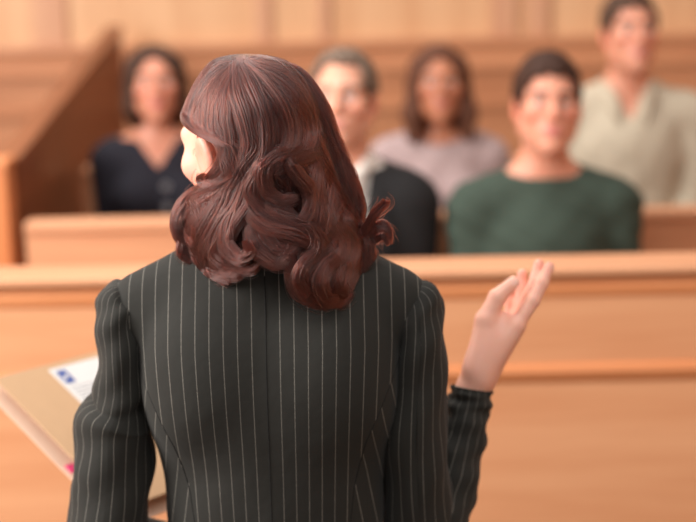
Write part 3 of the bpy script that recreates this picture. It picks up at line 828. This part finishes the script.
def dl(t, th):
    d = -.006*g_(t - .50 - .03*math.sin(th + .5), .02) + .007*g_(t - .56 - .03*math.sin(th + .5), .04)
    d += .0028*math.sin(26*t + 2.0*th) * (.4 + .6*t) + .002*math.sin(40*t - 3*th)
    d += -.003*g_(t - .78 + .05*math.sin(th), .02) + .003*g_(t - .84, .04)
    return d
lu = loft([key(127, 290, 0, 8, 12), key(122, 295, 0, 22, 32), key(121, 310, 0, 25.5, 42), key(122, 335, 0, 27, 45), key(124, 370, 0, 27.5, 46), key(122, 400, 0, 32, 46), key(115, 422, 0, 38, 48), key(114, 462, -.005, 42, 48), key(110, 505, -.012, 43, 47), key(106, 548, -.02, 42, 46), key(106, 566, -.02, 30, 34)], disp=dl, stripes=20)
lf = loft([(*el_l, .045, .045), (*(el_l*.7 + wr_l*.3), .046, .046), (*(el_l*.4 + wr_l*.6), .04, .04), (*(el_l*.06 + wr_l*.94), .035, .035)], n=30, stripes=14, ref=(0, 0, 1), open_end=True)
loft_obj('sleeve', [lu, lf], PIN, jk)
def dr(t, th):
    d = .002*math.sin(22*t + 2.2*th) + .0016*math.sin(37*t - 3*th + 1)
    d += -.004*g_(ad(th, .9) - 1.4*(t - .4), .25)*g_(t - .45, .25)
    return d
ru = loft([key(411, 290, 0, 8, 12), key(416, 295, 0, 23, 32), key(418, 310, 0, 26.5, 42), key(418, 335, 0, 29, 45), key(416, 375, 0, 32, 46), key(415, 420, .0, 35, 46), key(415, 465, .01, 36, 46), key(418, 510, .02, 37, 46), key(422, 548, .03, 38, 44), key(424, 566, .03, 28, 32)], disp=dr, stripes=18)
def df(t, th): return min(1, 8*(1 - t))*.0022*math.sin(30*t + 2*th) + min(1, 8*(1 - t))*.0015*math.sin(50*t - 2*th)
cu = wr_r + (w_(474, 384, .10) - w_(466, 410, .095)) * .0
rf = loft([key(426, 556, .03, 34, 36), key(432, 535, .035, 39, 40), key(443, 495, .055, 36, 38), key(455, 455, .075, 31, 32), key(465, 420, .088, 26, 27), key(470, 400, .095, 24, 25), key(472, 388, .099, 24, 25)], n=60, disp=df, stripes=16, open_end=True)
loft_obj('sleeve', [ru, rf], PIN, jk)
# trousers, shoes
T = Sculpt(); T.ell((0, 0, HIP), (.182, .13, .16), .05)
for s in (-1, 1): T.cone((s*.085, 0, HIP - .03), (s*.088, .0, .08), .096, .085, .05)
T.cut(lambda X, Y, Z: (.05 - Z) + 0*X + 0*Y)
V, F = T.mesh(.009, smooth=1); o = mesh_obj('trousers', V, F, PIN, woman); set_uv(o, lambda p, c: np.stack([p[:, 0] / PER, p[:, 2]], 1))
for s in (-1, 1):
    T = Sculpt(); T.cone((s*.085, -.03, .07), (s*.1, .13, .03), .038, .03, .03); T.cone((s*.085, -.05, .06), (s*.085, -.055, .0), .02, .014, .02)
    T.cut(lambda X, Y, Z: .001 - Z + 0*X + 0*Y)
    V, F = T.mesh(.005, smooth=1); mesh_obj('shoe', V, F, SHOE, woman)

# --- hair: a solid mass under combed strands in wavy locks
prof = np.array([(54, 246, 0, 0), (55.5, 247, 18, 20), (61, 249, 36, 40), (75, 252, 51, 58), (100, 253, 65, 78), (130, 254, 72, 86), (160, 260, 75, 88), (185, 266, 76, 86),
                 (200, 267, 82, 84), (220, 270, 90, 84), (240, 274, 92, 84), (260, 277, 88, 83), (280, 283, 80, 80), (305, 296, 64, 72), (330, 300, 50, 64)], float)
prof = cat(prof, 160); prof[:, 0] = np.maximum.accumulate(prof[:, 0]); prof[0, 2:] = 0
arc = np.concatenate([[0], np.cumsum(np.hypot(np.diff(prof[:, 0]), np.diff(prof[:, 2])))])
phm_y = np.array([0, 100, 112, 130, 146, 178, 190, 205, 225, 400.]); phm = np.radians([-125, -118, -100, -60, -26, -24, -52, -98, -108, -108.])
HS = 1/790.
CR = np.array(CM.to_3x3()); CO = np.array(CM.translation); BASE = np.array(base)
def atv(px, py, Y):
    """points seen at (px, py) at world depth Y, relative to the woman's base"""
    d = np.stack([(px - 348)/FPX, -(py - 261)/FPX, -np.ones_like(px)], -1) @ CR.T
    return CO + d * ((Y - CO[1]) / d[..., 1])[..., None] - BASE
def hair_point(yarc, phi, rad, lat, rdl):
    """arc position down the head's outline, angle round the head (0 = nape side), radial scale; lat/rdl extra metres sideways/outwards"""
    y = np.interp(yarc, arc, prof[:, 0]); cx = np.interp(yarc, arc, prof[:, 1]); hw = np.interp(yarc, arc, prof[:, 2]); hd = np.interp(yarc, arc, prof[:, 3]) + 5*np.interp(y, [54, 75, 170, 200], [0, 1, 1, 0])
    lim = np.interp(y, phm_y, phm)
    d = phi - lim
    phi = lim + np.where(d > .5, d, .5*np.exp((np.minimum(d, .5) - .5)/.5) )
    sx, cz = np.sin(phi), np.cos(phi)
    px = cx + hw*rad*sx + (lat*cz + rdl*sx)/HS
    Yy = YW + .005 - hd*HS*rad*cz + lat*sx - rdl*cz
    return atv(px, y + 0*px, Yy + 0*px)
def shell(px, py, off):
    """depth of the head's hair shell seen at a pixel"""
    cx = np.interp(py, prof[:, 0], prof[:, 1]); hw = np.interp(py, prof[:, 0], prof[:, 2]); hd = np.interp(py, prof[:, 0], prof[:, 3])
    q = np.clip((px - cx)/(hw + 1e-6), -.97, .97)
    return YW + .005 - hd*HS*np.sqrt(1 - q*q) - off
amax = arc[-1]
# solid mass
nu, nv = 60, 72; V = []; F = []
for i in range(nu):
    a = np.interp(i/(nu-1), [0, .3, 1], [0.2, arc[3], np.interp(262, prof[:, 0], arc)])
    for j in range(nv):
        ph = -2.15 + 4.25*j/(nv-1)
        wv = .006*math.sin(9*ph + a*.05)*min(1, a/150)
        V.append(tuple(hair_point(np.array([a]), np.array([ph]), .93 if a < 190 else .80, np.array([0.]), np.array([wv]))[0]))
n0 = len(V)
for i in range(nu):
    for j in range(nv):
        p = V[i*nv + j]; V.append((p[0]*.72 + (-.012)*.28, p[1]*.72 + .01*.28, p[2] - .012))
for i in range(nu-1):
    for j in range(nv-1):
        a = i*nv + j; F.append((a, a+nv, a+nv+1, a+1)); b = a + n0; F.append((b, b+1, b+nv+1, b+nv))
for i in range(nu-1):
    for j in (0, nv-1): a = i*nv + j; F.append((a, a + n0, a + n0 + nv, a + nv))
for j in range(nv-1):
    for i in (0, nu-1): a = i*nv + j; F.append((a, a+1, a+1+n0, a+n0))
def strand_mat():
    m = bpy.data.materials.new('auburn_hair'); m.use_nodes = True; nt = m.node_tree; N = nt.nodes; L = nt.links
    N.remove(N['Principled BSDF'])
    h = N.new('ShaderNodeBsdfHairPrincipled'); h.parametrization = 'COLOR'
    h.inputs['Color'].default_value = srgb(104, 52, 42)
    h.inputs['Roughness'].default_value = .3; h.inputs['Radial Roughness'].default_value = .45
    h.inputs['Random Roughness'].default_value = .2
    hi = N.new('ShaderNodeHairInfo'); cr = N.new('ShaderNodeValToRGB')
    cr.color_ramp.elements[0].color = srgb(26, 10, 10); cr.color_ramp.elements[1].color = srgb(88, 38, 29)
    L.new(hi.outputs['Random'], cr.inputs[0]); L.new(cr.outputs[0], h.inputs['Color'])
    L.new(h.outputs[0], N['Material Output'].inputs[0])
    return m
hmass = mesh_obj('hair', V, F, hairmat('hair_mass_gap_shade', srgb(34, 16, 14), .6), woman)  # much darker than the strands: shade in the gaps between locks, put into colour
NL = 110; PTS = 56
allp = []; allr = []
def lock(phi, yend, n, rad, w, amp, per, phase, curl, flip, sw0=0.0, wide=.10):
    u = np.linspace(0, 1, PTS)
    aend = np.interp(yend, prof[:, 0], arc)
    a = aend * (u**.9)
    yy = np.interp(a, arc, prof[:, 0])
    dphi = rng.normal(0, wide, n); dr = rng.normal(0, 1, n).clip(-2, 2); dl_ = rng.normal(0, 1, n).clip(-2, 2)
    clump = np.interp(yy, [60, 150, 200], [1.0, .75, .25])
    grow = np.interp(yy, [110, 165, 215], [0, .45, 1.0])
    th = 2*math.pi*(yy - 130)/per + phase
    # the last part rolls into a curl
    ce = np.clip((u - .66)/.34, 0, 1); th2 = th + curl*2*math.pi*ce**1.4
    latc = amp*grow*np.sin(th2)*(1 + .5*ce); rdlc = amp*.75*grow*np.cos(th2)*(1 + .5*ce)
    wob = rng.normal(0, .0012, (n, 1)) * np.sin(u*rng.uniform(6, 14, (n, 1)) + rng.uniform(0, 6, (n, 1)))
    tip = np.interp(u, [0, .8, 1], [1, 1, .55])
    le = rng.uniform(.86, 1.0, (n, 1))
    P = np.empty((n, PTS, 3))
    ph = phi + sw0*(1 - np.clip(yy/190, 0, 1)) + dphi[:, None]*clump[None] + flip*np.radians(20)*ce[None]
    lat = latc[None] + (w*dl_)[:, None]*(1 - .0*clump[None])*grow[None]*tip[None] + wob
    rdl = rdlc[None] + (w*.6*dr)[:, None]*grow[None]*tip[None] + wob*.6
    aa = a[None]*np.ones((n, 1)) - (ce[None]**2)*curl*18*np.sign(np.sin(phase) + .3)
    aa = np.clip(aa * le, 0, amax)
    rr = rad + .012*dr[:, None]*(1 - grow[None])
    allp.append(hair_point(aa, ph, rr, lat, rdl))
for layer, (rad, nl, ns) in enumerate(((.93, 34, 100), (.975, 60, 130), (1.0, 44, 90))):
    for i in range(nl):
        phi = np.radians(-118 + 236*(i + rng.uniform(.1, .9))/nl)
        dg = math.degrees(phi)
        yend = np.interp(dg, [-120, -90, -60, -20, 10, 40, 75, 120], [232, 246, 262, 266, 268, 278, 268, 244]) - rng.uniform(0, 34) - 6*(2 - layer)
        lock(phi, yend, ns, rad + rng.normal(0, .01), rng.uniform(.0045, .008), rng.uniform(.002, .005), rng.uniform(75, 110), rng.uniform(0, 6.28),
             rng.uniform(.3, 1.0), rng.choice([-1, 1]), sw0=-.25, wide=.055 + .04*(2 - layer)/2)
def lock_px(pts, w, n=110, off=(.004, .010, .012), th=.55, twist=1.0, jit=0.0):
    """a lock drawn through points of its outline on the head, w = widths (px) along it, off = lift off the head along it"""
    p = np.asarray(pts, float)
    if jit: p = p + rng.normal(0, jit, p.shape)
    p = cat(p, PTS); u = np.linspace(0, 1, PTS)
    wv = np.interp(u, np.linspace(0, 1, len(w)), w); of = np.interp(u, np.linspace(0, 1, len(off)), off)
    T = np.gradient(p, axis=0); T /= np.linalg.norm(T, axis=1)[:, None] + 1e-9
    Nn = np.stack([-T[:, 1], T[:, 0]], 1)
    r = np.sqrt(rng.uniform(0, 1, n)); an = rng.uniform(0, 2*math.pi, n)
    an = an[:, None] + twist*(u[None] - .5)*rng.choice([1, 1, -.4]) 
    a = r[:, None]*np.cos(an); b = r[:, None]*np.sin(an)
    ph = rng.uniform(0, 6.28, (n, 1)); fr = rng.uniform(3, 9, (n, 1))
    stray = rng.normal(0, 1, (n, 1))*(rng.uniform(0, 1, (n, 1)) < .12)*4*u[None]**2
    lat = a*wv[None] + .5*np.sin(fr*u[None] + ph) + stray
    e = rng.uniform(.82, 1.0, (n, 1))*np.ones((1, PTS))
    q = np.empty((n, PTS, 2))
    uu = u[None]*e
    for d in range(2):
        q[..., d] = np.interp(uu.ravel(), u, p[:, d]).reshape(n, PTS) + np.interp(uu.ravel(), u, Nn[:, d]).reshape(n, PTS)*lat
    Yv = shell(q[..., 0], q[..., 1], of[None] + b*wv[None]*HS*th)
    allp.append(atv(q[..., 0], q[..., 1], Yv))
LOCKS = [
 # swept back from the temple, over and behind the ear
 ([(238,62),(216,76),(198,98),(190,117),(200,131),(212,137),(221,148),(225,168),(216,188)], (6,11,10,7,4,4,5,6), .003),
 ([(238,62),(222,80),(211,106),(211,128),(222,144),(228,165),(222,182),(206,198)], (6,12,10,7,6,7,8), .005),
 ([(240,62),(228,85),(224,115),(228,138),(226,160),(214,180),(196,196),(182,212)], (6,12,11,10,9,6), .007),
 # the small curl over the ear lobe
 ([(224,166),(222,177),(213,184),(204,184),(199,179),(203,174)], (5,5,5,4,2), .014),
 # left outer curls
 ([(226,172),(212,188),(193,196),(181,209),(177,226),(183,240),(193,238),(193,227)], (8,8,8,7,6,3), .014),
 ([(230,176),(214,195),(198,205),(188,218),(185,233),(192,247),(201,244)], (9,9,8,8,6,3), .010),
 ([(220,190),(201,196),(186,205),(177,219),(178,234),(187,243)], (5,6,6,5,3), .018),
 ([(232,178),(220,202),(203,223),(194,243),(199,261),(213,269),(222,262)], (10,11,10,9,7,4), .012),
 # sweeps over the crown
 ([(240,62),(250,80),(262,108),(268,135),(262,160),(248,182),(238,205)], (6,13,12,11,10,8), .008),
 ([(244,62),(266,80),(284,105),(292,130),(288,150),(272,166),(262,186)], (6,13,12,11,10,8), .009),
 ([(248,62),(280,76),(304,104),(314,130),(308,152),(288,164),(272,172)], (6,13,12,11,9,7), .009),
 ([(250,62),(290,76),(314,106),(326,134),(332,158),(330,178),(318,195)], (6,12,11,10,10,8), .006),
 ([(250,62),(294,74),(318,104),(331,136),(341,160),(350,182),(352,204)], (6,10,10,9,9,7), .003),
 ([(234,62),(236,90),(244,118),(248,145),(240,168),(228,188),(214,204)], (6,12,11,10,9,7), .008),
 # the loop right of the middle
 ([(318,146),(298,153),(278,158),(266,170),(268,190),(282,200),(298,196)], (9,9,9,8,7,4), .018),
 ([(324,152),(306,157),(292,164),(300,178),(310,196),(306,216),(292,228)], (9,9,8,8,8,5), .020),
 ([(290,150),(270,158),(258,172),(254,192),(262,210),(278,222),(294,226)], (9,9,9,9,8,5), .015),
 ([(330,158),(318,170),(316,190),(322,210),(326,230),(318,246)], (10,10,10,9,6), .016),
 ([(336,160),(340,178),(338,198),(330,216),(332,236),(342,248)], (10,10,10,9,6), .014),
 # left lower mass
 ([(232,180),(222,205),(208,228),(198,250),(204,270),(222,279),(238,274)], (10,11,11,10,8,4), .016),
 ([(244,180),(234,205),(218,228),(210,250),(218,270),(236,276),(246,266)], (10,11,11,10,8,4), .018),
 ([(250,178),(246,204),(232,226),(226,246),(234,264),(250,270),(260,262)], (9,10,10,9,7,4), .020),
 ([(240,200),(228,225),(226,245),(238,258),(248,252),(244,240)], (8,9,9,7,3), .026),
 ([(212,205),(194,222),(184,240),(188,258),(202,266)], (7,8,8,6,3), .016),
 ([(230,215),(214,238),(206,258),(214,274),(230,280)], (8,9,9,7,4), .020),
 # the middle fan
 ([(246,192),(250,212),(266,226),(286,232),(304,240),(318,248)], (8,9,10,9,5), .022),
 ([(256,188),(262,206),(278,218),(298,226),(316,236),(328,246)], (8,9,9,9,5), .022),
 ([(262,200),(262,222),(272,242),(286,252),(300,246)], (9,10,9,8,4), .020),
 ([(250,215),(252,240),(264,258),(280,264),(290,256)], (8,9,9,7,4), .022),
 ([(276,205),(290,222),(306,228),(318,240),(314,254),(300,256)], (8,9,8,7,4), .025),
 # the big roll at the lower right
 ([(306,215),(326,226),(338,240),(330,256),(312,266),(302,282),(312,300),(330,305)], (8,9,9,10,10,5), .024),
 ([(312,225),(332,238),(338,252),(322,264),(310,276),(308,292),(322,304),(340,300)], (8,9,9,10,9,5), .028),
 ([(330,225),(344,240),(342,256),(328,268),(320,284),(328,302),(346,298)], (8,9,9,10,9,5), .030),
 ([(338,225),(352,242),(350,258),(340,272),(334,288),(340,302),(354,290)], (8,9,9,10,8,4), .026),
 ([(344,215),(362,236),(364,256),(352,272),(346,290),(352,298)], (8,9,10,9,4), .020),
 ([(300,232),(286,248),(292,266),(308,274),(320,268)], (7,8,8,7,4), .024),
 ([(296,250),(292,268),(300,288),(316,301),(330,303)], (6,8,9,8,4), .022),
 ([(334,250),(318,254),(304,266),(300,282),(310,296)], (4,7,8,8,4), .034),
 ([(340,252),(330,264),(322,280),(326,298),(336,304)], (4,7,8,8,4), .036),
 ([(342,252),(346,268),(342,286),(346,298)], (4,7,8,4), .032),
 # right edge and its flyaway flicks
 ([(334,158),(346,176),(354,198),(350,220),(358,242),(370,256),(362,266)], (9,10,10,9,8,4), .010),
 ([(338,165),(350,186),(358,206),(356,228),(366,246),(374,258)], (7,8,8,8,5), .008),
 ([(344,250),(356,240),(366,228),(374,214),(382,204),(385,199)], (6,6,5,4,2), .020),
 ([(344,254),(360,244),(372,232),(382,224),(389,230),(391,240)], (6,6,5,4,2), .018),
 ([(350,262),(362,252),(374,240),(384,236),(388,246)], (5,5,4,3,2), .014),
]
for pts, wd, of in LOCKS:
    for rep_, (nn, jt) in enumerate(((250, 0), (110, 2.5))):
        top_ = pts[0][1] < 62
        lock_px(pts, [q*(1 if not rep_ else .8) for q in wd], n=nn, off=(.002 if top_ else of*.4, of*.8, of + .002*rep_, of + .003), jit=jt, twist=rng.uniform(.1, .8))
lock_px([(199,128),(200,138),(199,148),(197,157)], (3,3,2.5,1.5), n=60, off=(-.022, -.028, -.03), jit=0)
low = [q for q in LOCKS if q[0][0][1] > 100]
for i in range(30):
    pts, wd, of = low[rng.integers(len(low))]
    lock_px(pts, (6, 8, 9, 10), n=3, off=(of*.5, of, of + .008, of + .01), jit=1.5)
P = np.concatenate(allp); ns = len(P)
hc = bpy.data.hair_curves.new('hair_strands')
hc.add_curves([PTS]*ns)
hc.attributes['position'].data.foreach_set('vector', P.astype(np.float32).ravel())
ra = hc.attributes.get('radius') or hc.attributes.new('radius', 'FLOAT', 'POINT')
ra.data.foreach_set('value', np.tile(np.interp(np.linspace(0, 1, PTS), [0, .7, 1], [.00034, .0003, .0001]), ns).astype(np.float32))
hc.materials.append(strand_mat())
ho = bpy.data.objects.new('hair_strands', hc); col.objects.link(ho); ho.parent = hmass; ho['kind'] = 'stuff'

# ------------------------------------------------------------------ the folder in her left hand
a = A(-6, 379, 2.27); c = A(150, 538, 2.06)
best = min(np.linspace(2.0, 2.9, 400), key=lambda q: abs((A(160, 336, q) - a) @ (c - a)))
b = A(160, 336, best)
u = b - a; u /= np.linalg.norm(u); v = c - a; v -= u*(v @ u); v /= np.linalg.norm(v); n = np.cross(v, u)
flip_n = n[2] < 0
if flip_n: n = -n
FM = Matrix(((u[0], v[0], n[0], a[0]), (u[1], v[1], n[1], a[1]), (u[2], v[2], n[2], a[2]), (0, 0, 0, 1)))
def on_folder(px, py):
    o = np.array(CM.translation); d = A(px, py, 2.2) - o
    q = o + d * ((a - o) @ n) / (d @ n) - a
    return q @ u, q @ v
TAN = plain('manila_card', srgb(198, 160, 122), .7); TAN2 = plain('pale_card', srgb(222, 186, 162), .7); WHT = plain('white_paper', srgb(222, 220, 218), .8)
BLU = plain('blue_ink', srgb(44, 74, 150), .6); GRY = plain('grey_ink', srgb(150, 152, 160), .7); PNK = plain('pink_tab', srgb(226, 60, 120), .6)
fo = tag(empty('file_folder', FM.translation), 'tan card file folder with white address label tucked under her left arm', 'folder')
fo.matrix_world = FM
LU, LV = .24, .32
def fb(name, lo, hi, mat, par, bev=0):
    m = MB(); m.box(lo, hi, bev); return m.build(name, mat, par)
cv = fb('front_cover', (0, 0, 0), (LU, LV, .0016), TAN, fo)
fb('back_cover', (-.016, .0, -.017), (LU, LV + .02, -.0155), TAN2, fo)
fb('paper_stack', (.022, .012, -.0150), (LU - .01, LV - .01, -.001), WHT, fo)
m = MB()
l0 = on_folder(48, 371); l1 = on_folder(83, 409)
lw = l1[1] - l0[1]
lab = fb('address_label', (l0[0], l0[1], .0016), (l0[0] + lw*1.9, l0[1] + lw, .0022), WHT, fo)
e0 = on_folder(55, 373); e1 = on_folder(70, 384)
ea, eb = e0[0], max(e1[0], e0[0] + .02); ec, ed = e0[1], e1[1]
fb('emblem', (ea, ec, .0022), (eb, ed, .0025), BLU, lab)
m = MB(); q = [(ea + (eb - ea)*x, ec + (ed - ec)*y) for x, y in ((.2, .75), (.35, .4), (.8, .3), (.6, .6))]
m.hexa([(x, y, .0025) for x, y in q] + [(x, y, .0028) for x, y in q]); m.build('emblem_mark', WHT, lab)
for i in range(5):
    q = ed + .010 + i*.008
    fb('text_line', (l0[0] + .008, q, .0022), (l0[0] + lw*(1.5 - .2*(i % 3)), q + .0018, .0024), GRY, lab)
t0 = on_folder(75, 461)
fb('index_tab', (t0[0] - .008, t0[1] - .008, -.0155), (t0[0] + .012, t0[1] + .008, -.0135), PNK, fo)
